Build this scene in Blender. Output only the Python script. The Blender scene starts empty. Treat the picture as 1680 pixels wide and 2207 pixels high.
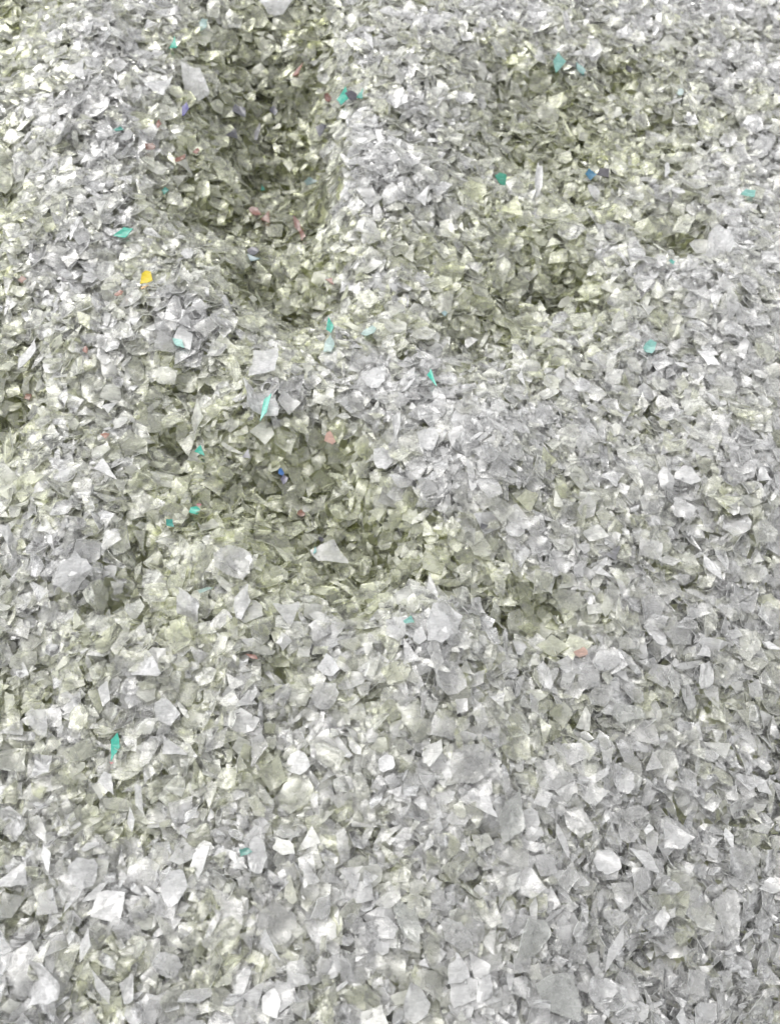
import bpy, math, random
import numpy as np
from mathutils import Vector
from mathutils.geometry import delaunay_2d_cdt

# ------------------------------------------------------------------ camera, sky, sun, exposure
scene = bpy.context.scene
col = scene.collection
W0, H0 = 1680.0, 2207.0                 # frame in which positions were read off
PITCH = math.radians(64.0)
VFOV = math.radians(56.0)
CAM_H = 0.285
cam_data = bpy.data.cameras.new('camera')
cam = bpy.data.objects.new('camera', cam_data)
col.objects.link(cam)
cam.location = (0.0, 0.0, CAM_H)
cam.rotation_euler = (math.radians(90.0) - PITCH, 0.0, 0.0)
cam_data.sensor_fit = 'VERTICAL'
cam_data.angle = VFOV
cam_data.dof.use_dof = True
cam_data.dof.focus_distance = 0.305
cam_data.dof.aperture_fstop = 13.0
cam_data.clip_start = 0.005
cam_data.clip_end = 50.0
scene.camera = cam

SUN_ELEV, SUN_AZ = math.radians(72.0), math.radians(-60.0)   # azimuth clockwise from +Y
world = bpy.data.worlds.new('World')
scene.world = world
world.use_nodes = True
wn = world.node_tree
wn.nodes.clear()
w_out = wn.nodes.new('ShaderNodeOutputWorld')
w_bg = wn.nodes.new('ShaderNodeBackground')
w_sky = wn.nodes.new('ShaderNodeTexSky')
w_hs = wn.nodes.new('ShaderNodeHueSaturation')
w_sky.sky_type = 'NISHITA'
w_sky.sun_disc = False
w_sky.sun_elevation = SUN_ELEV
w_sky.sun_rotation = SUN_AZ
w_sky.air_density = 1.0
w_sky.dust_density = 1.5
w_hs.inputs['Saturation'].default_value = 0.03
w_bg.inputs['Strength'].default_value = 0.15
wn.links.new(w_sky.outputs['Color'], w_hs.inputs['Color'])
wn.links.new(w_hs.outputs['Color'], w_bg.inputs['Color'])
wn.links.new(w_bg.outputs['Background'], w_out.inputs['Surface'])

sun_data = bpy.data.lights.new('sun', 'SUN')
sun = bpy.data.objects.new('sun', sun_data)
col.objects.link(sun)
sun_data.energy = 0.5
sun_data.angle = math.radians(35.0)
sun_data.color = (1.0, 0.97, 0.93)
sun.rotation_euler = (math.radians(90.0) - SUN_ELEV, 0.0, math.pi - SUN_AZ)

scene.view_settings.view_transform = 'Standard'
scene.view_settings.look = 'None'
scene.view_settings.gamma = 1.0
scene.view_settings.use_curve_mapping = False
scene.view_settings.exposure = 1.06
scene.cycles.max_bounces = 10
scene.cycles.use_adaptive_sampling = True
scene.cycles.adaptive_threshold = 0.06
scene.cycles.diffuse_bounces = 6
scene.cycles.glossy_bounces = 3
scene.cycles.transmission_bounces = 6
scene.cycles.transparent_max_bounces = 20
scene.cycles.sample_clamp_indirect = 6.0

rng = np.random.default_rng(20417)
random.seed(9)

# ------------------------------------------------------------------ picture <-> pile geometry
F = H0 / 2 / math.tan(VFOV / 2)
cp, sp = math.cos(PITCH), math.sin(PITCH)

def ray(px, py):
    """unit-depth viewing direction of a point of the frame"""
    u = (px - W0 / 2) / F
    v = (H0 / 2 - py) / F
    return np.array([u, cp + v * sp, -sp + v * cp])

def on_plane(px, py, z=0.0):
    d = ray(px, py)
    t = (z - CAM_H) / d[2]
    return d[0] * t, d[1] * t

def project(P):
    """world points (n,3) -> frame coordinates"""
    P = np.atleast_2d(P)
    q = P - np.array([0, 0, CAM_H])
    depth = q[:, 1] * cp - q[:, 2] * sp
    up = q[:, 1] * sp + q[:, 2] * cp
    return W0 / 2 + F * q[:, 0] / depth, H0 / 2 - F * up / depth, depth

# ------------------------------------------------------------------ shape of the heap (metres)
# centre x, centre y, half width, half height (frame units), height in mm
LUMPS = [
    # hollows
    (590, 120, 140, 110, -11), (575, 240, 130, 95, -13), (610, 350, 115, 100, -13), (660, 310, 60, 90, -6), (540, 300, 60, 50, -7),
    (690, 400, 50, 60, -5), (680, 150, 60, 50, -4), (470, 230, 50, 60, -4), (420, 390, 80, 80, -5), (520, 450, 140, 60, -10), (610, 560, 130, 120, -11), (620, 650, 120, 70, -7), (690, 425, 50, 30, -8),
    (1110, 145, 70, 40, -5), (1200, 210, 150, 90, -7), (1340, 150, 35, 25, -9), (1420, 240, 60, 80, -6),
    (1150, 320, 130, 55, -8), (1250, 395, 70, 30, -5), (1455, 490, 60, 60, -9), (1190, 610, 120, 80, -8),
    (1050, 720, 110, 60, -7), (20, 60, 70, 90, -6), (20, 450, 60, 100, -5), (60, 900, 60, 130, -4),
    (10, 960, 40, 90, -3), (620, 1050, 175, 125, -9), (700, 1000, 60, 60, -3), (430, 850, 60, 30, -7), (390, 980, 60, 70, -7),
    (780, 1180, 170, 75, -8), (830, 1250, 160, 45, -4), (1000, 1275, 70, 35, -4), (305, 1235, 70, 90, -6),
    (1130, 1330, 110, 60, -6), (230, 1330, 70, 30, -6), (1270, 1550, 60, 28, -7), (1050, 1790, 60, 35, -3),
     (1500, 1730, 90, 30, -5), (1560, 1500, 60, 40, -4), (1420, 2060, 90, 50, -5),
    (90, 1970, 60, 50, -5), (600, 1450, 60, 30, -4), (1010, 1895, 60, 45, -3),
    # swells
    (200, 230, 130, 150, 7), (230, 60, 110, 80, 5), (150, 520, 130, 110, 6), (390, 660, 130, 90, 8),
    (790, 370, 95, 110, 12), (930, 380, 60, 70, 4), (850, 140, 110, 90, 6), (1000, 40, 200, 60, 4), (190, 1200, 120, 130, 8),
    (950, 1370, 100, 110, 7), (560, 850, 110, 80, 7), (1000, 960, 120, 110, 6), (160, 740, 110, 60, 4),
    (500, 1210, 90, 70, 5), (700, 1190, 60, 30, 5), (1590, 560, 110, 160, 6), (1100, 1000, 200, 100, 4), (150, 1050, 110, 100, 5),
    (400, 1420, 160, 80, 4), (1300, 1150, 140, 70, 3), (1600, 1000, 120, 200, 3), (850, 860, 110, 80, 5),
    (1560, 1950, 110, 60, 3), (600, 1900, 160, 90, 3), (1250, 1700, 200, 80, 3),
]
XMIN, XMAX, YMIN, YMAX = -0.245, 0.245, -0.055, 0.475
CELL = 0.001
NX, NY = int((XMAX - XMIN) / CELL), int((YMAX - YMIN) / CELL)
gx = XMIN + (np.arange(NX) + 0.5) * CELL
gy = YMIN + (np.arange(NY) + 0.5) * CELL
GX, GY = np.meshgrid(gx, gy)                        # [iy, ix]

def smooth_noise(X, Y, scale, seed):
    r = np.random.default_rng(seed)
    out = np.zeros_like(X)
    for k in range(9):
        a = r.uniform(0, 2 * math.pi)
        f = scale * r.uniform(0.6, 1.7)
        out += np.sin((X * math.cos(a) + Y * math.sin(a)) * 2 * math.pi / f + r.uniform(0, 6.28))
    return out / 3.0

def heap(X, Y):
    Z = -0.05 * X - 0.02 * (Y - 0.2)
    Z = Z - np.clip(X - 0.02, 0, 1) * np.clip(0.16 - Y, 0, 1) * 2.2
    for cx, cy, hw, hh, mm in LUMPS:
        x0, y0 = on_plane(cx, cy, mm * 0.0007)
        xa, _ = on_plane(cx - hw, cy); xb, _ = on_plane(cx + hw, cy)
        _, ya = on_plane(cx, cy + hh); _, yb = on_plane(cx, cy - hh)
        sx, sy = (xb - xa) / 2, (yb - ya) / 2
        q = ((X - x0) / sx) ** 2 + ((Y - y0) / sy) ** 2
        Z = Z + mm * (0.0017 if mm < 0 else 0.0013) * np.exp(-q * 0.95)
    Z = Z + 0.0012 * smooth_noise(X, Y, 0.05, 3) + 0.0008 * smooth_noise(X, Y, 0.022, 4)
    return Z

TARGET = heap(GX, GY)
RELIEF = TARGET + 0.05 * GX + 0.02 * (GY - 0.2) + np.clip(GX - 0.02, 0, 1) * np.clip(0.16 - GY, 0, 1) * 2.2
HM = TARGET - 0.0075

def cell(x, y):
    return (min(max(int((x - XMIN) / CELL), 0), NX - 1), min(max(int((y - YMIN) / CELL), 0), NY - 1))

def hit(px, py, field):
    """where the viewing ray through a point meets a height field"""
    d = ray(px, py)
    t = (0.03 - CAM_H) / d[2]
    for _ in range(400):
        x, y, z = d[0] * t, d[1] * t, CAM_H + d[2] * t
        ix, iy = cell(x, y)
        if z <= field[iy, ix]:
            break
        t += 0.0004
    return np.array([x, y, z])

def rest(x, y, r, aspect, ang, tilt_sd, q=72, maxtilt=1.0, tilt=None, track=True):
    """lay a flake on the heap: returns its height and normal, and raises the heap under it"""
    n = max(2, int(r / CELL) + 1)
    ix, iy = cell(x, y)
    x0, x1 = max(ix - n, 0), min(ix + n + 1, NX)
    y0, y1 = max(iy - n, 0), min(iy + n + 1, NY)
    dx = GX[y0:y1, x0:x1] - x
    dy = GY[y0:y1, x0:x1] - y
    ca, sa = math.cos(ang), math.sin(ang)
    m = ((dx * ca + dy * sa) / r) ** 2 + ((-dx * sa + dy * ca) / (r * aspect)) ** 2 < 1.0
    if m.sum() < 3:
        m = dx * dx + dy * dy < (1.5 * CELL) ** 2
    h = HM[y0:y1, x0:x1]
    hx, hy, hz = dx[m], dy[m], h[m]
    A = (hx * hz).sum() / max((hx * hx).sum(), 1e-9)
    B = (hy * hz).sum() / max((hy * hy).sum(), 1e-9)
    if hx.size < 6:
        A = B = 0.0
    A, B = np.clip(A * 0.5, -1, 1), np.clip(B * 0.5, -1, 1)
    if tilt is None:
        A += random.gauss(0, tilt_sd); B += random.gauss(0, tilt_sd)
    else:
        A, B = tilt
    s = math.hypot(A, B)
    if s > maxtilt:
        A *= maxtilt / s; B *= maxtilt / s
    zc = np.percentile(hz - A * hx - B * hy, q)
    if track:
        plane = zc + A * dx + B * dy + 0.0003
        h[m] = np.maximum(h[m], plane[m])
    nrm = np.array([-A, -B, 1.0]); nrm /= np.linalg.norm(nrm)
    return zc, nrm

# ------------------------------------------------------------------ shapes of flakes
def outline(r, n, kind):
    """torn polygon outline sampled at n points, roughly unit radius"""
    k = {'chip': r.integers(4, 8), 'shard': r.integers(3, 5), 'strip': 4, 'round': 10, 'wedge': 3}.get(kind, 5)
    a = np.sort(np.linspace(0, 2 * math.pi, k, endpoint=False) + r.normal(0, 0.30 if kind != 'round' else .16, k))
    rad = r.uniform(0.68, 1.15, k) if kind != 'round' else r.uniform(0.84, 1.1, k)
    c = np.stack([np.cos(a) * rad, np.sin(a) * rad], 1)
    # walk the polygon by arc length
    e = np.roll(c, -1, 0) - c
    L = np.linalg.norm(e, axis=1)
    s = np.concatenate([[0], np.cumsum(L)])
    t = (np.arange(n) + r.uniform(0, .5)) / n * s[-1]
    # snap the nearest samples to corners so that they stay crisp
    for q in s[:-1]:
        t[np.argmin(np.abs(t - q))] = q
    t = np.sort(t)
    P = []
    for v in t:
        i = min(np.searchsorted(s, v, side='right') - 1, k - 1)
        P.append(c[i] + e[i] * ((v - s[i]) / L[i]))
    P = np.array(P) * (1 + r.normal(0, 0.045, (n, 1)))
    return P

def flake_shape(r, n=10, rings=2, kind='chip', bend=0.3, fold=0.0, crumple=0.05, thick=0.09, aspect=1.0):
    """one flake as verts, tris, smooth flags; unit radius, lying in xy"""
    P = outline(r, n, kind)
    P[:, 1] *= aspect
    # interior points, kept apart from one another and from the rim, then triangulated
    step = {1: .62, 2: .52, 3: .34, 5: .21}[rings]
    inner = []
    for _ in range(60 * rings * rings):
        q = r.uniform(-1.15, 1.15, 2) * np.array([1, aspect])
        e = np.roll(P, -1, 0) - P
        w = q - P
        t = np.clip((w * e).sum(1) / (e * e).sum(1), 0, 1)[:, None]
        if np.linalg.norm(w - e * t, axis=1).min() < step * .42: continue
        cr = (P[:, 1] > q[1]) != (np.roll(P[:, 1], -1) > q[1])
        xi = P[:, 0] + (q[1] - P[:, 1]) / np.where(np.abs(e[:, 1]) < 1e-9, 1e-9, e[:, 1]) * e[:, 0]
        if (cr & (xi > q[0])).sum() % 2 == 0: continue
        if inner and np.linalg.norm(np.array(inner) - q, axis=1).min() < step * .8: continue
        inner.append(q)
    allp = [Vector((float(a), float(b))) for a, b in list(P) + inner]
    res = delaunay_2d_cdt(allp, [], [list(range(n))], 1, 1e-7)
    V = np.array([(p.x, p.y) for p in res[0]])
    T = np.array([f for f in res[2] if len(f) == 3])
    A = (V[T[:, 1]] - V[T[:, 0]]); B = (V[T[:, 2]] - V[T[:, 0]])
    fl = A[:, 0] * B[:, 1] - A[:, 1] * B[:, 0] < 0
    T[fl] = T[fl][:, ::-1]
    z = np.zeros(len(V))
    a = r.uniform(0, math.pi)
    d = V @ np.array([math.cos(a), math.sin(a)])
    z += bend * d * d                                   # curve of the bottle wall
    if fold:
        for _ in range(2):
            a = r.uniform(0, 2 * math.pi)
            d = V @ np.array([math.cos(a), math.sin(a)]) - r.uniform(-.3, .3)
            z += fold * np.where(d > 0, d, 0) * r.choice([-1, 1])
    for q in range(4):                                  # wrinkles
        a = r.uniform(0, 2 * math.pi)
        d = (V @ np.array([math.cos(a), math.sin(a)])) * r.uniform(2.0, 5.5) + r.uniform(0, 6)
        z += crumple * (np.abs(np.mod(d / math.pi, 2) - 1) - .5 if q % 2 else 0.6 * np.sin(d))
    z += r.normal(0, crumple * .25, len(V))
    z -= z.mean()
    top = np.column_stack([V, z])
    bot = top.copy(); bot[:, 2] -= thick
    nv = len(V)
    # rim: edges used by one triangle only
    ed = np.concatenate([T[:, [0, 1]], T[:, [1, 2]], T[:, [2, 0]]])
    key = {}
    for u, w in ed: key[(min(u, w), max(u, w))] = key.get((min(u, w), max(u, w)), []) + [(u, w)]
    rim = [k[0] for k in key.values() if len(k) == 1]
    st, sb, side = [], [], []
    m = len(rim)
    for j, (u, w) in enumerate(rim):
        st += [top[u], top[w]]; sb += [bot[u], bot[w]]
        a0, a1 = 2 * nv + 2 * j, 2 * nv + 2 * j + 1
        side.append((a0, a0 + 2 * m, a1 + 2 * m)); side.append((a0, a1 + 2 * m, a1))
    verts = np.concatenate([top, bot, np.array(st), np.array(sb)])
    faces = np.concatenate([T, T[:, ::-1] + nv, np.array(side)])
    mat = np.zeros(len(faces), dtype=np.int32); mat[2 * len(T):] = 1
    low = np.zeros(len(verts), bool); low[nv:2 * nv] = True; low[2 * nv + 2 * m:] = True
    return verts, faces, mat, low

def frames(normals, spin):
    """rotation matrices taking z to the normals with a spin about it"""
    n = normals
    ref = np.where(np.abs(n[:, :1]) < 0.9, np.array([[1.0, 0, 0]]), np.array([[0, 1.0, 0]]))
    u = np.cross(ref, n); u /= np.linalg.norm(u, axis=1, keepdims=True)
    v = np.cross(n, u)
    c, s = np.cos(spin)[:, None], np.sin(spin)[:, None]
    a = u * c + v * s
    b = -u * s + v * c
    return np.stack([a, b, n], 2)

def frame_along(n, ang):
    """rotation with local x lying along heading ang in plan"""
    h = np.array([math.cos(ang), math.sin(ang), 0.0])
    a = h - n * (h @ n); a /= np.linalg.norm(a)
    return np.column_stack([a, np.cross(n, a), n])

def mesh_from(name, verts, faces, mats, colours, materials, smooth):
    me = bpy.data.meshes.new(name)
    nf = len(faces)
    me.vertices.add(len(verts)); me.vertices.foreach_set('co', np.ascontiguousarray(verts, dtype=np.float32).ravel())
    me.loops.add(nf * 3); me.loops.foreach_set('vertex_index', np.ascontiguousarray(faces, dtype=np.int32).ravel())
    me.polygons.add(nf)
    me.polygons.foreach_set('loop_start', np.arange(0, nf * 3, 3, dtype=np.int32))
    for m in materials:
        me.materials.append(m)
    me.polygons.foreach_set('material_index', np.ascontiguousarray(mats, dtype=np.int32))
    me.polygons.foreach_set('use_smooth', np.ascontiguousarray(smooth, dtype=bool))
    at = me.attributes.new('flake_tint', 'FLOAT_COLOR', 'POINT')
    at.data.foreach_set('color', np.ascontiguousarray(colours, dtype=np.float32).ravel())
    me.update(calc_edges=True)
    return me

# ------------------------------------------------------------------ materials
def flake_material(name, edge=False, haze=0.38):
    """clear to frosted plastic; tint from the flake's own colour, alpha = how milky it is"""
    m = bpy.data.materials.new(name)
    m.use_nodes = True
    nt = m.node_tree; N = nt.nodes; N.clear(); L = nt.links.new
    out = N.new('ShaderNodeOutputMaterial')
    at = N.new('ShaderNodeAttribute'); at.attribute_name = 'flake_tint'
    tc = N.new('ShaderNodeTexCoord')
    n1 = N.new('ShaderNodeTexNoise'); n1.inputs['Scale'].default_value = 420; n1.inputs['Detail'].default_value = 4
    n2 = N.new('ShaderNodeTexNoise'); n2.inputs['Scale'].default_value = 1500; n2.inputs['Detail'].default_value = 3
    L(tc.outputs['Object'], n1.inputs['Vector']); L(tc.outputs['Object'], n2.inputs['Vector'])
    bump = N.new('ShaderNodeBump'); bump.inputs['Strength'].default_value = 0.2; bump.inputs['Distance'].default_value = 0.0006
    L(n1.outputs['Fac'], bump.inputs['Height'])
    diff = N.new('ShaderNodeBsdfDiffuse'); trl = N.new('ShaderNodeBsdfTranslucent')
    tra = N.new('ShaderNodeBsdfTransparent'); glo = N.new('ShaderNodeBsdfGlossy')
    # scuffs: colour mottling of the plastic itself
    hs = N.new('ShaderNodeHueSaturation')
    mr = N.new('ShaderNodeMapRange'); mr.inputs['From Min'].default_value = 0.3; mr.inputs['From Max'].default_value = 0.7
    mr.inputs['To Min'].default_value = 0.90; mr.inputs['To Max'].default_value = 1.05
    L(n2.outputs['Fac'], mr.inputs['Value']); L(mr.outputs['Result'], hs.inputs['Value']); L(at.outputs['Color'], hs.inputs['Color'])
    wh = N.new('ShaderNodeMix'); wh.data_type = 'RGBA'; wh.inputs['Factor'].default_value = haze
    wh.inputs['B'].default_value = (0.87, 0.87, 0.877, 1)
    L(hs.outputs['Color'], wh.inputs['A']); L(wh.outputs['Result'], diff.inputs['Color']); L(hs.outputs['Color'], trl.inputs['Color']); L(at.outputs['Color'], tra.inputs['Color'])
    for s in (diff, trl, glo):
        L(bump.outputs['Normal'], s.inputs['Normal'])
    body = N.new('ShaderNodeMixShader'); body.inputs['Fac'].default_value = 0.50
    L(diff.outputs[0], body.inputs[1]); L(trl.outputs[0], body.inputs[2])
    # milky share of the sheet, with scuffed patches
    st = N.new('ShaderNodeMapping'); st.inputs['Scale'].default_value = (260, 1500, 700); st.inputs['Rotation'].default_value = (.4, .2, .7)
    n3 = N.new('ShaderNodeTexNoise'); n3.inputs['Scale'].default_value = 1.0; n3.inputs['Detail'].default_value = 3; n3.inputs['Distortion'].default_value = .6
    L(tc.outputs['Object'], st.inputs['Vector']); L(st.outputs[0], n3.inputs['Vector'])
    av = N.new('ShaderNodeMath'); av.operation = 'ADD'
    L(n1.outputs['Fac'], av.inputs[0]); L(n3.outputs['Fac'], av.inputs[1])
    sc = N.new('ShaderNodeMapRange'); sc.inputs['From Min'].default_value = 0.75; sc.inputs['From Max'].default_value = 1.25
    sc.inputs['To Min'].default_value = 0.75; sc.inputs['To Max'].default_value = 1.25
    L(av.outputs[0], sc.inputs['Value'])
    b2 = N.new('ShaderNodeBump'); b2.inputs['Strength'].default_value = 0.3; b2.inputs['Distance'].default_value = 0.0003
    L(n3.outputs['Fac'], b2.inputs['Height']); L(bump.outputs['Normal'], b2.inputs['Normal'])
    L(b2.outputs['Normal'], glo.inputs['Normal'])
    ad = N.new('ShaderNodeMath'); ad.operation = 'MULTIPLY'; ad.use_clamp = True
    L(at.outputs['Alpha'], ad.inputs[0]); L(sc.outputs[0], ad.inputs[1])
    mx = N.new('ShaderNodeMixShader')
    if edge:
        mx.inputs['Fac'].default_value = 0.85
    else:
        L(ad.outputs[0], mx.inputs['Fac'])
    L(tra.outputs[0], mx.inputs[1]); L(body.outputs[0], mx.inputs[2])
    fr = N.new('ShaderNodeFresnel'); fr.inputs['IOR'].default_value = 1.57
    glo.inputs['Color'].default_value = (1, 1, 1, 1)
    rr = N.new('ShaderNodeMapRange'); rr.inputs['From Min'].default_value = 0.35; rr.inputs['From Max'].default_value = 0.65
    rr.inputs['To Min'].default_value = 0.09; rr.inputs['To Max'].default_value = 0.4
    L(n1.outputs['Fac'], rr.inputs['Value']); L(rr.outputs['Result'], glo.inputs['Roughness'])
    fm = N.new('ShaderNodeMath'); fm.operation = 'MULTIPLY'; fm.inputs[1].default_value = 1.3; fm.use_clamp = True
    L(fr.outputs[0], fm.inputs[0])
    fin = N.new('ShaderNodeMixShader')
    L(fm.outputs[0], fin.inputs['Fac']); L(mx.outputs[0], fin.inputs[1]); L(glo.outputs[0], fin.inputs[2])
    L(fin.outputs[0], out.inputs['Surface'])
    return m

MAT_SHEET = flake_material('plastic_sheet')
MAT_EDGE = flake_material('plastic_cut_edge', edge=True)
MAT_TINTED = flake_material('tinted_plastic_sheet', haze=0.02)
MAT_TINTED_EDGE = flake_material('tinted_plastic_cut_edge', edge=True, haze=0.12)

def bed_material():
    m = bpy.data.materials.new('packed_flakes')
    m.use_nodes = True
    nt = m.node_tree; N = nt.nodes; L = nt.links.new
    b = N['Principled BSDF']
    tc = N.new('ShaderNodeTexCoord')
    v = N.new('ShaderNodeTexVoronoi'); v.inputs['Scale'].default_value = 190
    L(tc.outputs['Object'], v.inputs['Vector'])
    r = N.new('ShaderNodeValToRGB')
    r.color_ramp.elements[0].color = (0.60, 0.62, 0.43, 1); r.color_ramp.elements[1].color = (0.80, 0.81, 0.68, 1)
    sep = N.new('ShaderNodeSeparateColor')
    L(v.outputs['Color'], sep.inputs[0]); L(sep.outputs[0], r.inputs['Fac'])
    L(r.outputs['Color'], b.inputs['Base Color'])
    b.inputs['Roughness'].default_value = 0.55
    bu = N.new('ShaderNodeBump'); bu.inputs['Strength'].default_value = 0.8; bu.inputs['Distance'].default_value = 0.002
    L(sep.outputs[1], bu.inputs['Height']); L(bu.outputs['Normal'], b.inputs['Normal'])
    return m

# ------------------------------------------------------------------ ground under the flakes
def build_ground():
    xs = np.linspace(-0.6, 0.6, 401); ys = np.linspace(-0.35, 0.95, 401)
    X, Y = np.meshgrid(xs, ys)
    Z = heap(np.clip(X, -.3, .3), np.clip(Y, -.1, .55)) - 0.0115
    g = np.random.default_rng(8)
    X = X + g.uniform(-.001, .001, X.shape); Y = Y + g.uniform(-.001, .001, X.shape); Z = Z + g.normal(0, .0013, X.shape)
    V = np.column_stack([X.ravel(), Y.ravel(), Z.ravel()])
    i = np.arange(400)
    I, J = np.meshgrid(i, i)
    a = (J * 401 + I).ravel()
    Fc = np.column_stack([a, a + 1, a + 402, a + 401])
    me = bpy.data.meshes.new('ground')
    me.from_pydata(V.tolist(), [], Fc.tolist())
    me.materials.append(bed_material())
    o = bpy.data.objects.new('ground', me); col.objects.link(o)
    o['kind'] = 'structure'
build_ground()

# ------------------------------------------------------------------ tints of the flakes
# batches of yellower plastic in the heap: centre, half width, half height, strength
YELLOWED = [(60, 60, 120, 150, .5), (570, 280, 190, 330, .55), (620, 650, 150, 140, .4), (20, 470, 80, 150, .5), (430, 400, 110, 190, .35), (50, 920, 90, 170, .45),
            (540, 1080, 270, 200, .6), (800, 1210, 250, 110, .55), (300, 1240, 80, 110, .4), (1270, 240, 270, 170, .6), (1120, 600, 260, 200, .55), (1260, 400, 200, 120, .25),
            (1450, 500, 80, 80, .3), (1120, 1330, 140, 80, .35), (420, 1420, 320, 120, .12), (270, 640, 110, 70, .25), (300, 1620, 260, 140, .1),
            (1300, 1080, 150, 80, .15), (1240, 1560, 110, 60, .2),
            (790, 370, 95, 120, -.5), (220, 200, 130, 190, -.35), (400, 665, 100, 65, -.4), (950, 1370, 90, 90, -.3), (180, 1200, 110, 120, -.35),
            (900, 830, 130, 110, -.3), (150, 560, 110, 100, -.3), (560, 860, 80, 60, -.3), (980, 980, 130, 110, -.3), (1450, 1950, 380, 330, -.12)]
def tint(x, y, z, r):
    """a flake is either yellowed or neutral clear plastic; the mix drifts through the heap, with some shade put into the colour"""
    px, py, _ = project(np.array([[x, y, z]]))
    px, py = px[0] / W0, py[0] / H0
    st = lambda a, b, v: min(max((v - a) / (b - a), 0), 1)
    p = 0.28 - 0.22 * st(.3, .8, px) - 0.22 * st(.6, 1, py)
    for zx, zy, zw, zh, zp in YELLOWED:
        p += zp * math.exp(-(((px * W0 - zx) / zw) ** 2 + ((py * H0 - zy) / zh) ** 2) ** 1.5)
    ix, iy = cell(x, y)
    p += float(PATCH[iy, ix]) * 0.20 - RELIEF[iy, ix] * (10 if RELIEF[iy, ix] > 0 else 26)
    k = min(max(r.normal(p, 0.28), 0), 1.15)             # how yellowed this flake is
    b = r.uniform(0.955, 0.99) - 0.068 * k - min(max(-RELIEF[iy, ix] * 5.5, 0), .10) * min(max(k, 0), 1)  # last term puts the shade of the hollows into the yellower flakes' colour
    b -= .02 * st(.45, 1, px) * st(.5, 1, py)  # shadow over the lower right, painted into the flake colour
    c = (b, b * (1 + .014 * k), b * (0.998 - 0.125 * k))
    milk = float(np.clip(r.normal(0.11 + .05 * (k < .05), 0.04), 0.04, 0.3))
    if r.random() < 0.14:
        milk += r.uniform(.08, .25)
    return c + (milk,)

PATCH = smooth_noise(GX, GY, 0.035, 11)

# ------------------------------------------------------------------ the mass of small flakes
PROTO_N = 160
protos = []
for k in range(PROTO_N):
    r = np.random.default_rng(500 + k)
    kind = r.choice(['chip', 'chip', 'chip', 'chip', 'shard', 'strip', 'wedge', 'round'])
    protos.append(flake_shape(r, 10, 2, kind, bend=r.uniform(-.35, .35), fold=r.choice([0, 0, .5, .9]) * r.uniform(.4, 1),
                              crumple=r.choice([.03, .06, .12]), thick=0.07, aspect=r.choice([1, .75, .5, .25], p=[.3, .27, .25, .18])))

def in_view(x, y, m=0.045):
    px, py, dep = project(np.array([[x, y, 0.0]]))
    k = m * F / dep[0]
    return -k < px[0] < W0 + k and -k < py[0] < H0 + k

PX, PY, DEP = project(np.column_stack([GX.ravel(), GY.ravel(), TARGET.ravel()]))
KEEP = 0.045 * F / DEP
IN_VIEW = ((PX > -KEEP) & (PX < W0 + KEEP) & (PY > -KEEP) & (PY < H0 + KEEP)).reshape(NY, NX)
recs = []
BULK_MAX = 90000
for sweep in range(14):
    low = np.argwhere(IN_VIEW & (HM < TARGET))
    if len(low) < 60 or len(recs) >= BULK_MAX:
        break
    random.shuffle(low_list := low.tolist())
    for iy, ix in low_list[:max(len(low_list) // 9, 400)]:
        if HM[iy, ix] > TARGET[iy, ix]:
            continue
        x = XMIN + (ix + random.random()) * CELL; y = YMIN + (iy + random.random()) * CELL
        r = min(max(random.lognormvariate(math.log(0.0027 + 0.0016 * max(y, 0) / .4), 0.48), 0.0010), 0.0052)
        ang = random.uniform(0, math.pi)
        zc, n = rest(x, y, r, 0.85, ang, 0.13, q=64, maxtilt=1.1)
        recs.append((x, y, zc, r, n[0], n[1], n[2]))
recs = np.array(recs)

def assemble(recs, name):
    pid = rng.integers(0, PROTO_N, len(recs))
    spin = rng.uniform(0, 2 * math.pi, len(recs))
    R = frames(recs[:, 4:7], spin)
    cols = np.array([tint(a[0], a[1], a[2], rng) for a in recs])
    Vs, Fs, Ms, Cs, Ss = [], [], [], [], []
    base = 0
    for k in range(PROTO_N):
        idx = np.nonzero(pid == k)[0]
        if not len(idx): continue
        v, f, mt, _ = protos[k]
        sc = recs[idx, 3][:, None, None]
        loc = np.repeat(v[None], len(idx), 0) * sc
        # keep sheet gauge nearly constant whatever the flake's size
        loc = loc * np.array([1, 1, 1.0])
        w = np.einsum('kij,kvj->kvi', R[idx], loc) + recs[idx, None, 0:3]
        Vs.append(w.reshape(-1, 3))
        Fs.append((f[None] + (base + np.arange(len(idx)) * len(v))[:, None, None]).reshape(-1, 3))
        Ms.append(np.tile(mt, len(idx)))
        sm = (mt == 0) & bool(k % 3)
        Ss.append(np.tile(sm, len(idx)))
        Cs.append(np.repeat(cols[idx], len(v), 0))
        base += len(idx) * len(v)
    me = mesh_from(name, np.concatenate(Vs), np.concatenate(Fs), np.concatenate(Ms), np.concatenate(Cs), [MAT_SHEET, MAT_EDGE], np.concatenate(Ss))
    o = bpy.data.objects.new(name, me); col.objects.link(o)
    return o

mass = assemble(recs, 'plastic_flakes')
mass['kind'] = 'stuff'
mass['label'] = 'heap of small clear and yellowed shredded plastic flakes'
mass['category'] = 'flakes'

# ------------------------------------------------------------------ flakes that are objects of their own
placed = []         # (px, py, half width, object, look, colour word)

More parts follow.
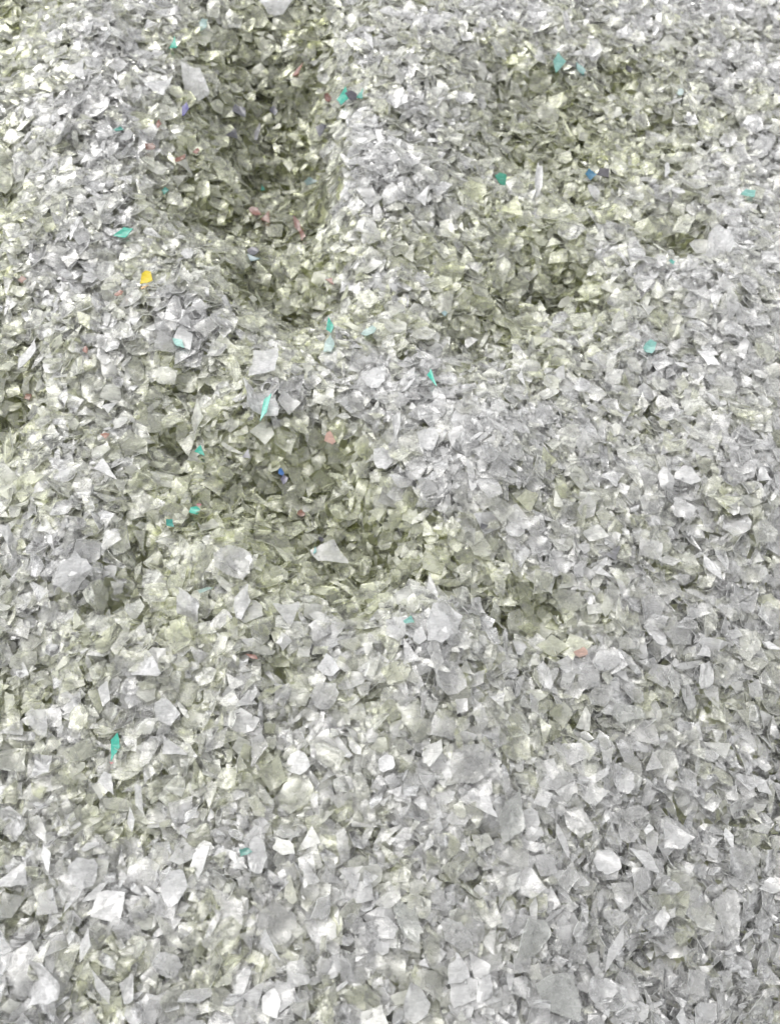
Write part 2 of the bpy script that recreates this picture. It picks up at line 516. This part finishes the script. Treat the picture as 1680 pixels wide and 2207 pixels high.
def single(name, px, py, hw, hh, deg, kind, colour, milk, bend=.2, fold=0., crumple=.04, tilt=None, seed=None, lift=0.0, tinted=False, n=18, smooth=True, q=86, sd=.16):
    r = np.random.default_rng(seed if seed is not None else int(px * 7 + py * 13))
    P = hit(px, py, HM)
    dep = project(P[None])[2][0]
    # frame units -> metres; the picture foreshortens the y direction of the heap
    sx = dep / F
    fore = abs(ray(px, py)[2]) / np.linalg.norm(ray(px, py))
    a = math.radians(deg)
    ux, uy = math.cos(a), math.sin(a) / fore
    heading = math.atan2(uy, ux)
    rl = hw * sx * math.hypot(ux, uy)
    rs = hh * sx * math.hypot(math.sin(a), math.cos(a) / fore)
    asp = rs / rl
    z, nrm = rest(P[0], P[1], rl, min(asp, 1.2), heading, sd, q=q, maxtilt=.8, tilt=tilt)
    milk = (1.9 if max(colour) < .32 else (.8 if colour[0] > colour[1] * 1.3 and colour[0] < .7 else 1.1)) * milk if tinted else milk * milk * (.85 if colour[0] > .94 else .6)
    v, f, mt, low = flake_shape(r, n, 5 if crumple > .055 else 3, kind, bend, fold, crumple, thick=0.0, aspect=1.0)
    v = v * np.array([rl, rs, min(rl, rs)])
    th = 0.00035
    v[low, 2] -= th
    R = frame_along(nrm, heading)
    v = v @ R.T
    c = np.tile(np.array(list(colour) + [milk]), (len(v), 1))
    me = mesh_from(name, v, f, mt, c, [MAT_TINTED, MAT_TINTED_EDGE] if tinted else [MAT_SHEET, MAT_EDGE], (mt == 0) if smooth else np.zeros(len(mt), bool))
    o = bpy.data.objects.new(name, me); col.objects.link(o)
    o.location = (P[0], P[1], z + 0.0006 + lift)
    placed.append([px, py, max(hw, hh), o])
    return o

WHITE, PALE, GREY = (.95, .95, .95), (.91, .91, .90), (.86, .87, .85)
# look, px, py, half length, half width, heading, outline, colour, milkiness, bend, fold, crumple
NOTABLE = [
    ('broad crumpled ridged white flake', 955, 1350, 62, 45, 20, 'chip', WHITE, .8, .2, .6, .10),
    ('upright pale oblong flake', 938, 1415, 42, 28, 85, 'strip', PALE, .6, .1, .0, .03),
    ('narrow frosted flake standing over crumpled white one', 930, 1272, 30, 15, 100, 'strip', WHITE, .65, .3, .0, .03),
    ('round disc-like flake with a bright rim', 597, 1993, 42, 44, 0, 'round', PALE, .5, .25, 0, .02),
    ('five sided flake with thick bright cut edge', 1365, 1752, 40, 27, -20, 'chip', PALE, .55, .1, .3, .02),
    ('small glaring white square flake', 1390, 1788, 13, 12, 10, 'strip', WHITE, .95, .0, .0, .01),
    ('pointed white flake with raised lower edge', 1035, 1738, 38, 30, -50, 'wedge', WHITE, .6, .2, .5, .03),
    ('large rounded pale grey flake', 1010, 1650, 52, 40, 25, 'round', PALE, .55, .3, 0, .03),
    ('large smooth grey leaf shaped flake', 1105, 1765, 58, 40, 70, 'chip', GREY, .6, .2, 0, .02),
    ('long bright sickle shaped flake', 1318, 2050, 58, 15, 70, 'chip', WHITE, .6, .4, 0, .02),
    ('slanted four cornered pale flake', 1498, 2112, 40, 32, -40, 'strip', PALE, .6, .15, .2, .02),
    ('long pale upright flake', 1560, 1970, 58, 32, 95, 'chip', PALE, .6, .2, 0, .03),
    ('cupped shiny flake', 1342, 1685, 26, 24, 60, 'round', WHITE, .6, .5, .2, .04),
    ('folded pale flake with bright lower corner', 1280, 1712, 32, 24, 30, 'chip', PALE, .65, .3, .5, .03),
    ('creased pale wavy flake', 1238, 1772, 44, 30, -30, 'chip', PALE, .6, .3, .4, .05),
    ('very large flat grey flake', 1195, 2140, 72, 46, -15, 'chip', GREY, .65, .1, 0, .02),
    ('knobbly crumpled white flake', 1436, 1915, 34, 28, -40, 'chip', WHITE, .8, .2, .8, .16),
    ('bright slanted wedge shaped flake', 1386, 1855, 36, 17, -35, 'strip', WHITE, .75, .3, .3, .03),
    ('white spindle shaped flake', 1568, 1808, 30, 10, -70, 'shard', WHITE, .85, .3, .3, .03),
    ('small white wedge flake', 915, 2076, 18, 14, -30, 'wedge', WHITE, .85, .1, .3, .03),
    ('crumpled glossy pale flake', 985, 2015, 44, 30, -45, 'chip', PALE, .7, .2, .8, .10),
    ('broad blank grey flake', 1140, 2020, 60, 42, 35, 'chip', GREY, .6, .1, 0, .02),
    ('long rectangular flake with bright left edge', 492, 1945, 66, 26, -48, 'strip', PALE, .55, .2, .2, .02),
    ('gleaming white bulging flake', 378, 1915, 40, 28, 75, 'round', WHITE, .85, .5, .3, .03),
    ('bright upright oval flake with thick rim', 556, 1848, 44, 22, 95, 'round', WHITE, .65, .3, .2, .04),
    ('cupped frosted flake', 182, 1882, 34, 32, 30, 'round', WHITE, .7, .45, .2, .04),
    ('slim white kite shaped flake', 108, 1858, 34, 15, -75, 'shard', WHITE, .85, .2, .2, .02),
    ('small dazzling white lump flake', 400, 1790, 17, 15, -60, 'chip', WHITE, .95, .2, .5, .04),
    ('white twisted sliver', 285, 1768, 32, 12, -80, 'shard', WHITE, .85, .4, .4, .04),
    ('long ribbed slanting flake', 303, 1722, 44, 15, -60, 'strip', WHITE, .75, .3, .5, .08),
    ('short ribbed slanting flake', 238, 1692, 34, 15, -50, 'strip', WHITE, .8, .3, .5, .08),
    ('glaring white rounded flake', 832, 1647, 22, 18, 50, 'round', WHITE, .97, .3, .2, .03),
    ('white crinkled flake with bent corner', 362, 1532, 30, 28, 20, 'chip', WHITE, .8, .3, .6, .08),
    ('white fan shaped flake', 378, 1610, 34, 24, -10, 'wedge', WHITE, .7, .3, .4, .05),
    ('bent pale strip flake', 462, 1600, 42, 22, 50, 'strip', PALE, .55, .3, .3, .02),
    ('narrow pale strip flake', 556, 1612, 40, 18, 70, 'strip', PALE, .6, .3, .2, .03),
    ('rounded frosted flake', 700, 1500, 34, 28, 40, 'round', PALE, .7, .4, .2, .05),
    ('upright white leaf flake', 226, 1498, 34, 15, 85, 'shard', WHITE, .7, .3, .3, .03),
    ('rippled glittering white flake', 32, 1775, 42, 36, 0, 'round', WHITE, .8, .1, .9, .18),
    ('large white fan shaped flake', 25, 1895, 52, 44, -40, 'wedge', WHITE, .7, .3, .3, .04),
    ('thin bright upright flake', 184, 2048, 36, 13, 80, 'shard', WHITE, .75, .3, .3, .03),
    ('mass of crumpled white film', 98, 2120, 52, 40, -35, 'chip', WHITE, .8, .2, .9, .14),
    ('long glinting flake', 224, 2128, 46, 13, -60, 'strip', WHITE, .8, .3, .3, .05),
    ('oblong bright sided flake', 280, 2128, 34, 20, 75, 'strip', WHITE, .7, .3, .2, .03),
    ('pointed bright ridged flake', 584, 2040, 40, 15, -60, 'shard', WHITE, .75, .4, .4, .04),
    ('thin lens shaped flake', 782, 1782, 44, 13, -12, 'shard', PALE, .6, .4, .2, .02),
    ('bright facetted white flake', 316, 1444, 36, 30, -10, 'chip', WHITE, .85, .3, .5, .06),
    ('dazzling white folded flake', 705, 1440, 24, 24, 30, 'chip', WHITE, .95, .3, .5, .05),
    ('pointed white flake with upturned tip', 622, 1332, 38, 32, -60, 'wedge', WHITE, .7, .3, .4, .04),
    ('glossy upright curled flake', 522, 1300, 32, 20, 80, 'chip', WHITE, .8, .5, .4, .05),
    ('white flake with parallel ribs', 410, 1312, 42, 30, -65, 'strip', WHITE, .75, .2, .6, .08),
    ('wide pale bluish flake', 712, 1200, 48, 28, -12, 'strip', PALE, .75, .1, .1, .02),
    ('large pale rounded flake', 505, 1215, 46, 34, -30, 'round', PALE, .7, .2, 0, .03),
    ('large ragged white flake', 570, 790, 44, 34, -35, 'chip', WHITE, .8, .3, .3, .06),
    ('white crumpled flake', 560, 878, 44, 40, -50, 'chip', WHITE, .85, .3, .5, .08),
    ('pale squarish flake', 620, 874, 26, 26, 5, 'strip', PALE, .75, .2, 0, .02),
    ('white upright pointed flake', 62, 775, 32, 18, 80, 'shard', WHITE, .85, .3, .4, .04),
    ('bright rounded white flake', 824, 997, 26, 24, 60, 'round', WHITE, .9, .4, .3, .04),
    ('long folded white flake', 28, 1180, 44, 22, -60, 'strip', WHITE, .75, .2, .6, .04),
    ('loose crumpled white film', 165, 1235, 52, 40, 30, 'chip', WHITE, .8, .2, .9, .13),
    ('bright white slanting flake', 228, 1018, 40, 20, -40, 'wedge', WHITE, .8, .3, .4, .04),
    ('white rounded frosted flake', 808, 825, 24, 20, 40, 'round', WHITE, .8, .3, .3, .05),
    ('bright crumpled white flake', 425, 205, 30, 26, 30, 'chip', WHITE, .9, .3, .9, .13),
    ('white downward pointing flake', 350, 192, 34, 28, -60, 'wedge', WHITE, .85, .3, .4, .05),
    ('white ragged flake', 172, 165, 24, 18, -30, 'wedge', WHITE, .85, .3, .5, .07),
    ('glaring white ragged film', 145, 290, 36, 28, 10, 'chip', WHITE, .9, .2, .9, .13),
    ('white ragged bright flake', 597, 15, 34, 20, 0, 'chip', WHITE, .85, .3, .5, .07),
    ('thin glinting white sliver', 795, 90, 18, 8, -55, 'shard', WHITE, .95, .3, .2, .03),
    ('white upright spindle flake', 1157, 405, 32, 10, 85, 'round', WHITE, .75, .4, .3, .03),
    ('white triangular flake', 910, 428, 22, 17, -60, 'wedge', WHITE, .9, .3, .3, .03),
    ('small upright white flake', 1435, 376, 15, 10, 80, 'strip', WHITE, .95, .2, .2, .02),
    ('small frosted white flake', 1456, 415, 16, 15, 30, 'chip', WHITE, .85, .3, .5, .06),
    ('small glossy white flake', 1276, 428, 17, 14, 20, 'round', WHITE, .85, .4, .4, .05),
    ('rosette of crinkled bright white film', 1546, 535, 28, 24, 0, 'round', WHITE, .85, .2, 1., .18),
    ('long pale ribbed flake', 1532, 1230, 40, 14, -62, 'strip', WHITE, .7, .3, .5, .05),
    ('bright white wedge flake', 1122, 820, 22, 9, -50, 'wedge', WHITE, .95, .2, .2, .02),
    ('pale yellowed squarish flake', 1140, 1085, 30, 28, 10, 'strip', (.86, .87, .72), .75, .1, 0, .02),
    ('upright pale flake with bright edge', 1265, 1100, 28, 20, 100, 'chip', PALE, .65, .3, .2, .02),
    ('small ribbed rectangular flake', 1438, 1218, 28, 14, -5, 'strip', PALE, .7, .1, .4, .05),
    ('upright oblong pale flake', 1256, 960, 28, 18, 90, 'strip', PALE, .7, .2, .1, .02),
    ('white slanting wedge flake', 1302, 1238, 28, 10, -25, 'wedge', WHITE, .8, .2, .3, .03),
    ('crinkled upright white flake', 852, 925, 34, 13, 85, 'strip', WHITE, .85, .2, .8, .12),
    ('pale flake with bright ribs', 922, 950, 28, 22, 80, 'chip', WHITE, .75, .3, .5, .05),
    ('bright white streak of a flake', 1662, 1394, 24, 8, -25, 'strip', WHITE, .95, .2, .2, .02),
    ('wide frosted grey flake', 1345, 1540, 40, 30, 20, 'chip', GREY, .6, .2, 0, .03),
    ('long slanting clear flake', 880, 1985, 56, 24, -60, 'chip', GREY, .5, .2, .2, .03),
    ('long translucent flake with thin bright outline', 1240, 1490, 36, 20, 30, 'strip', PALE, .45, .2, 0, .02),
]
TEAL, DTEAL, PTEAL = (.02, .56, .42), (.02, .38, .31), (.34, .68, .62)
BRICK, PINK, SLATE, VIOLET = (.42, .18, .12), (.74, .50, .41), (.04, .04, .06), (.08, .07, .34)
TINTED = [
    ('teal', 'small upright teal flake below upper left corner', 376, 97, 15, 9, 80, TEAL, .7),
    ('teal', 'round vivid teal flake left of its teal twin', 740, 218, 17, 12, 75, TEAL, .85),
    ('teal', 'small vivid teal flake right of a dark chip', 777, 208, 15, 8, 70, DTEAL, .85),
    ('teal', 'long horizontal teal strip at upper left', 270, 505, 29, 9, 12, TEAL, .85),
    ('teal', 'sliver of blue green flake beside white glint', 259, 286, 13, 4, 0, DTEAL, .7),
    ('teal', 'tiny dull teal chip in olive flakes left of dark hollow', 356, 414, 9, 6, 0, DTEAL, .6),
    ('teal', 'tiny dark teal chip in the upper dark hollow', 567, 412, 7, 7, 0, DTEAL, .85),
    ('teal', 'dull grey teal flake by the bright upper mound', 672, 412, 20, 8, 5, (.22, .36, .36), .6),
    ('teal', 'pale teal square flake at upper right', 1201, 136, 16, 13, 60, PTEAL, .6),
    ('teal', 'narrow dark teal flake right of pale teal square', 1249, 157, 13, 6, -60, (.10, .34, .32), .7),
    ('green', 'deep green triangular flake among upright olive slivers', 1080, 391, 16, 12, -40, (.02, .36, .24), .85),
    ('blue', 'bright blue flake beside a curved dark chip', 1272, 381, 15, 9, 0, (.01, .22, .40), .85),
    ('teal', 'pale teal triangular flake near right edge', 1610, 423, 15, 11, 20, PTEAL, .7),
    ('teal', 'tiny teal speck below olive pit at right', 1446, 566, 6, 5, 0, DTEAL, .8),
    ('blue', 'pale blue grey flake under a dark cavity', 546, 566, 18, 8, 0, (.38, .52, .55), .6),
    ('teal', 'upright teal flake with pale teal one below', 712, 705, 17, 9, 80, TEAL, .85),
    ('teal', 'very pale teal flake below upright teal flake', 708, 748, 20, 13, 80, (.62, .76, .74), .6),
    ('teal', 'pale teal flake left of centre among white flakes', 388, 742, 16, 8, -35, PTEAL, .7),
    ('teal', 'vivid teal slip lying on crumpled white flake', 573, 884, 36, 8, 72, (.20, .75, .62), .85),
    ('teal', 'vivid teal slanting flake near the centre right', 930, 820, 21, 8, -60, (.04, .66, .50), .9),
    ('teal', 'pale teal squarish flake at middle right', 1398, 754, 15, 12, 40, PTEAL, .75),
    ('blue', 'small pale blue flake at end of olive hollow', 957, 680, 9, 7, 0, (.45, .6, .62), .6),
    ('teal', 'bright teal flake above left of lower hollow', 433, 977, 14, 12, -40, TEAL, .9),
    ('teal', 'bright teal flake beside a red fleck', 420, 1105, 14, 11, 0, TEAL, .85),
    ('teal', 'dark teal flake below left of brighter teal one', 367, 1130, 14, 9, -30, DTEAL, .85),
    ('teal', 'thin dark teal edge beside wide bluish flake', 679, 1190, 14, 5, 90, (.16, .46, .45), .7),
    ('teal', 'pale teal triangle left of crumpled white flake', 882, 1342, 17, 10, -10, PTEAL, .7),
    ('teal', 'faint teal flake at left of the middle', 448, 1278, 20, 7, 5, (.52, .68, .63), .6),
    ('teal', 'large vivid teal curled flake at lower left', 247, 1607, 39, 12, 82, TEAL, .9),
    ('teal', 'dull teal flake left of bright oval flake', 529, 1838, 16, 9, 10, (.14, .40, .35), .75),
    ('teal', 'faint pale teal flake at far upper right', 1463, 204, 10, 7, 0, (.56, .70, .69), .6),
    ('teal', 'faint pale teal flake near the top edge', 440, 64, 12, 8, 30, (.45, .62, .60), .6),
    ('teal', 'faint pale teal flake right of upright teal flake', 795, 718, 17, 10, 10, (.62, .77, .74), .6),
    ('blue', 'tiny strong blue flake in lower dark hollow', 608, 1022, 8, 8, 0, (.01, .16, .50), .95),
    ('violet', 'small violet flake below bright crumpled flake', 402, 247, 14, 7, 65, VIOLET, .9),
    ('yellow', 'bright yellow flake, the only yellow one', 318, 604, 16, 10, 30, (.92, .74, .01), .9),
    ('orange', 'pale orange sliver under the yellow flake', 312, 622, 12, 4, 20, (.88, .60, .28), .7),
    ('red', 'brick red flake above the upper dark hollow', 643, 152, 14, 10, 60, BRICK, .7),
    ('red', 'small faded red flake left of vivid teal pair', 706, 215, 8, 8, 0, BRICK, .5),
    ('red', 'small brick red chip left of dark cavity', 343, 272, 8, 6, 0, BRICK, .7),
    ('red', 'dull red flake below small brick red chip', 329, 328, 13, 7, 0, (.42, .22, .16), .5),
    ('red', 'faded red slanting flake beside a red neighbour', 393, 362, 12, 7, 50, (.55, .28, .2), .55),
    ('red', 'small brownish red flake up right of faded one', 428, 342, 8, 6, 0, BRICK, .6),
    ('red', 'brick red flake inside upper hollow', 550, 458, 17, 10, -35, BRICK, .5),
    ('red', 'faded rust flake beside brick red flake', 577, 474, 14, 12, 60, (.55, .33, .25), .55),
    ('red', 'upright brick red flake in upper hollow', 641, 489, 19, 8, -65, BRICK, .6),
    ('red', 'faded red flake below upright brick red one', 651, 515, 12, 8, 90, (.58, .32, .25), .5),
    ('red', 'red flake above upright teal flake', 712, 615, 11, 8, -40, BRICK, .75),
    ('red', 'dull red flake near left edge', 50, 607, 8, 9, 90, (.5, .28, .2), .6),
    ('red', 'faint red sliver left below yellow flake', 259, 636, 11, 5, 20, (.55, .3, .22), .6),
    ('red', 'small clear cut red brown chip among white flakes', 189, 762, 8, 7, 0, BRICK, .8),
    ('red', 'faded red chip at left edge of olive area', 62, 858, 9, 7, 30, (.5, .28, .2), .7),
    ('red', 'faint rust flake above left of lower hollow', 231, 942, 7, 11, 90, (.6, .36, .27), .6),
    ('pink', 'pink crinkled flake right of lower hollow', 712, 951, 15, 13, 0, PINK, .85),
    ('red', 'small rust flake in the lower hollow', 650, 1110, 7, 9, 90, (.5, .28, .2), .65),
    ('red', 'long thin brick red flake below middle', 545, 1418, 16, 5, -20, BRICK, .75),
    ('pink', 'pale pink flake at right of the lower half', 1250, 1410, 12, 17, 90, (.78, .58, .50), .65),
    ('red', 'small red fleck at foot of large teal flake', 244, 1646, 7, 4, 0, (.65, .2, .2), .6),
    ('red', 'red fleck on top of bright teal flake', 430, 1094, 7, 3, 0, (.6, .15, .2), .7),
    ('dark', 'dark slate flake at left of upper cavity', 502, 296, 13, 13, 60, SLATE, .85),
    ('dark', 'dark slate sliver standing at cavity edge', 556, 290, 17, 6, 80, SLATE, .85),
    ('dark', 'smoky grey flake above the upper cavity', 520, 256, 15, 10, -30, (.13, .13, .16), .7),
    ('dark', 'dark chip lying between two teal flakes', 758, 212, 13, 10, 20, (.08, .07, .10), .9),
    ('dark', 'curved dark chip right of blue flake', 1297, 378, 16, 9, 20, (.13, .12, .14), .85),
    ('dark', 'dark fan shaped flake at right with pleats', 1318, 1192, 24, 14, 60, (.33, .33, .35), .6),
    ('dark', 'small dark diamond chip at middle right', 1040, 1137, 11, 7, 10, (.10, .10, .11), .9),
    ('dark', 'small black chip above wide bluish flake', 692, 1165, 8, 7, 0, (.05, .05, .07), .9),
    ('dark', 'smoky flake standing under upper hollow', 547, 548, 14, 9, -20, (.15, .15, .18), .85),
    ('dark', 'tiny square grey chip left above yellow flake', 140, 606, 7, 7, 20, (.2, .19, .2), .8),
    ('dark', 'smoky grey flake left of bright upper mound', 693, 302, 14, 13, 0, (.13, .13, .16), .65),
    ('dark', 'small dark chip at top of upper cavity', 592, 243, 9, 8, 0, (.10, .10, .14), .85),
    ('dark', 'smoky round flake by the strong blue flake', 528, 982, 16, 12, -40, (.24, .24, .27), .7),
    ('dark', 'dark indigo chip around strong blue flake', 612, 1036, 11, 10, 60, (.13, .12, .2), .8),
    ('dark', 'tiny black speck in upper right crease', 1352, 158, 8, 8, 0, (.03, .03, .04), .95),
]

GROUP_CLEAR = 'larger clear plastic flakes lying on the heap'
GROUP_TINTED = 'tinted plastic flakes scattered through the heap'

# filler singles first (they lie lower), then the notable ones, then the tinted ones on top
def free_spot(px, py, rad):
    for a in NOTABLE:
        if math.hypot(a[1] - px, a[2] - py) < (a[3] + rad) * 0.8: return False
    for a in TINTED:
        if math.hypot(a[2] - px, a[3] - py) < a[4] + rad: return False
    for a in fillers:
        if math.hypot(a[0] - px, a[1] - py) < (a[2] + rad) * 0.85: return False
    return True

fillers = []
need = 298 - len(NOTABLE)
t = 0
while len(fillers) < need and t < 30000:
    t += 1
    px, py = random.uniform(15, W0 - 15), H0 * (1 - random.random() ** 1.25) 
    s = 0.62 + 0.50 * py / H0
    rad = random.uniform(24, 42) * s
    if py > H0 - 15 or py < 15 or not free_spot(px, py, rad): continue
    fillers.append((px, py, rad))

SHAPE_WORD = {'chip': ['angular', 'ragged', 'many cornered', 'irregular'], 'shard': ['pointed', 'sharp', 'splintered'],
              'wedge': ['triangular', 'wedge shaped', 'three cornered'], 'round': ['rounded', 'oval'], 'strip': ['four sided', 'oblong', 'squarish']}
def zone(px, py):
    v = ['at the very top', 'in the upper part', 'above the middle', 'below the middle', 'in the lower part', 'near the bottom edge'][min(int(py / H0 * 6), 5)]
    h = ['far left', 'left of centre', 'central', 'right of centre', 'far right'][min(int(px / W0 * 5), 4)]
    return v + ', ' + h

# short names of flakes that are easy to find, used to say where another flake lies
FINDABLE = [(270, 505, 'long horizontal teal strip'), (318, 604, 'bright yellow flake'), (758, 212, 'two vivid teal flakes'),
    (376, 97, 'upper left teal flake'), (1201, 136, 'pale teal square'), (1080, 391, 'deep green triangle'), (1272, 381, 'bright blue flake'),
    (712, 705, 'upright teal flake'), (573, 884, 'teal slip on white flake'), (930, 820, 'slanting vivid teal flake'),
    (1398, 754, 'pale teal square at right'), (433, 977, 'bright teal flake'), (420, 1105, 'teal flake with red fleck'), (712, 951, 'pink crinkled flake'),
    (608, 1022, 'tiny strong blue flake'), (247, 1607, 'large curled teal flake'), (882, 1342, 'pale teal triangle'), (545, 1418, 'thin brick red flake'),
    (1250, 1410, 'pale pink flake'), (529, 1838, 'dull teal flake'), (1318, 1192, 'dark pleated flake'), (1610, 423, 'pale teal triangle at right'),
    (550, 458, 'brick red hollow flake'), (189, 762, 'small red brown chip'), (1040, 1137, 'dark diamond chip'),
    (955, 1350, 'broad ridged white flake'), (597, 1993, 'bright rimmed disc flake'), (1195, 2140, 'very large grey flake'),
    (1318, 2050, 'long sickle shaped flake'), (1390, 1788, 'glaring white square'), (832, 1647, 'glaring white rounded flake'),
    (32, 1775, 'rippled glittering flake'), (98, 2120, 'crumpled white film'), (1546, 535, 'rosette of white film'),
    (145, 290, 'glaring ragged white film'), (1662, 1394, 'white streak at right edge'), (1436, 1915, 'knobbly white flake'),
    (705, 1440, 'dazzling folded flake'), (165, 1235, 'loose white film'), (1532, 1230, 'long ribbed pale flake'), (1105, 1765, 'grey leaf shaped flake'),
    (1568, 1808, 'white spindle'), (400, 1790, 'small dazzling lump')]
WAYS = ['right of', 'above right of', 'above', 'above left of', 'left of', 'below left of', 'below', 'below right of']
used_labels = set()

def where_label(px, py, look_words):
    near = sorted(FINDABLE, key=lambda f: math.hypot(f[0] - px, f[1] - py))
    for lm in near[:4]:
        d = math.hypot(lm[0] - px, lm[1] - py)
        w = WAYS[int(round(math.degrees(math.atan2(lm[1] - py, px - lm[0])) / 45)) % 8]
        far = 'just ' if d < 75 else ('' if d < 170 else 'well ')
        for lw in look_words:
            t = f'{lw} flake {far}{w} the {lm[2]}'
            if t not in used_labels and len(t.replace('-', ' ').split()) <= 16:
                used_labels.add(t)
                return t
    t = look_words[0] + ' flake ' + zone(px, py)
    used_labels.add(t)
    return t

clear_singles = []
for px, py, rad in fillers:
    kind = random.choice(['chip', 'chip', 'chip', 'shard', 'wedge', 'round', 'strip'])
    q = hit(px, py, HM)
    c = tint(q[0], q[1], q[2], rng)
    asp = random.uniform(0.45, 0.95)
    fold = random.choice([0, 0, .3, .6])
    cw = 'yellowed' if c[2] < c[0] * .9 else ('greyish' if c[2] > .94 * c[0] else 'faintly yellowed')
    milk = min(max(c[3] ** .5 * 1.35 , .3), .95)
    fw = 'milky' if milk > .6 else ('hazy' if milk > .42 else 'see-through')
    o = single('clear_flake', px, py, rad, rad * asp, random.uniform(0, 180), kind, c[:3], milk,
               bend=random.uniform(-.3, .35), fold=fold, crumple=random.choice([.04, .07, .11]), smooth=random.random() < .6, sd=.22, q=80)
    o['category'] = 'clear flake'; o['group'] = GROUP_CLEAR
    clear_singles.append(o)
    zw = 'large' if rad > 34 * (0.62 + 0.50 * py / H0) else 'medium'
    sh = SHAPE_WORD[kind]
    nw = 'narrow ' if asp < .6 else ''
    fo = 'creased ' if fold else 'smooth '
    words = [f'{fw} {cw} {nw}{random.choice(sh)}', f'{zw} {fw} {cw} {sh[0]}', f'{fo}{fw} {cw} {nw}{sh[0]}', f'{zw} {fo}{fw} {nw}{sh[-1]}', f'{zw} {fo}{fw} {cw} {nw}{sh[1]}']
    o['label'] = where_label(px, py, words)
for look, px, py, hw, hh, deg, kind, c, milk, bend, fold, crum in NOTABLE:
    o = single('clear_flake', px, py, hw, hh, deg, kind, c, milk, bend=bend, fold=fold, crumple=crum + .03, smooth=crum < .03, n=20, q=88, tilt=(random.gauss(-.08, .15), random.gauss(.16, .1)))
    o['category'] = 'clear flake'; o['group'] = GROUP_CLEAR
    o['label'] = look + ' ' + zone(px, py)
for cname, look, px, py, hw, hh, deg, c, milk in TINTED:
    kind = ('chip' if cname in ('yellow', 'pink') else random.choice(['chip', 'strip', 'chip', 'wedge'])) if hw < 25 else 'strip'
    o = single(cname + '_flake', px, py, hw, hh, deg, kind, c, milk, bend=.25, fold=.2, crumple=.03, n=16, tilt=(random.gauss(0, .12), .28), q=86, lift=.0002, tinted=True)
    o['category'] = 'tinted flake'; o['group'] = GROUP_TINTED
    o['label'] = look
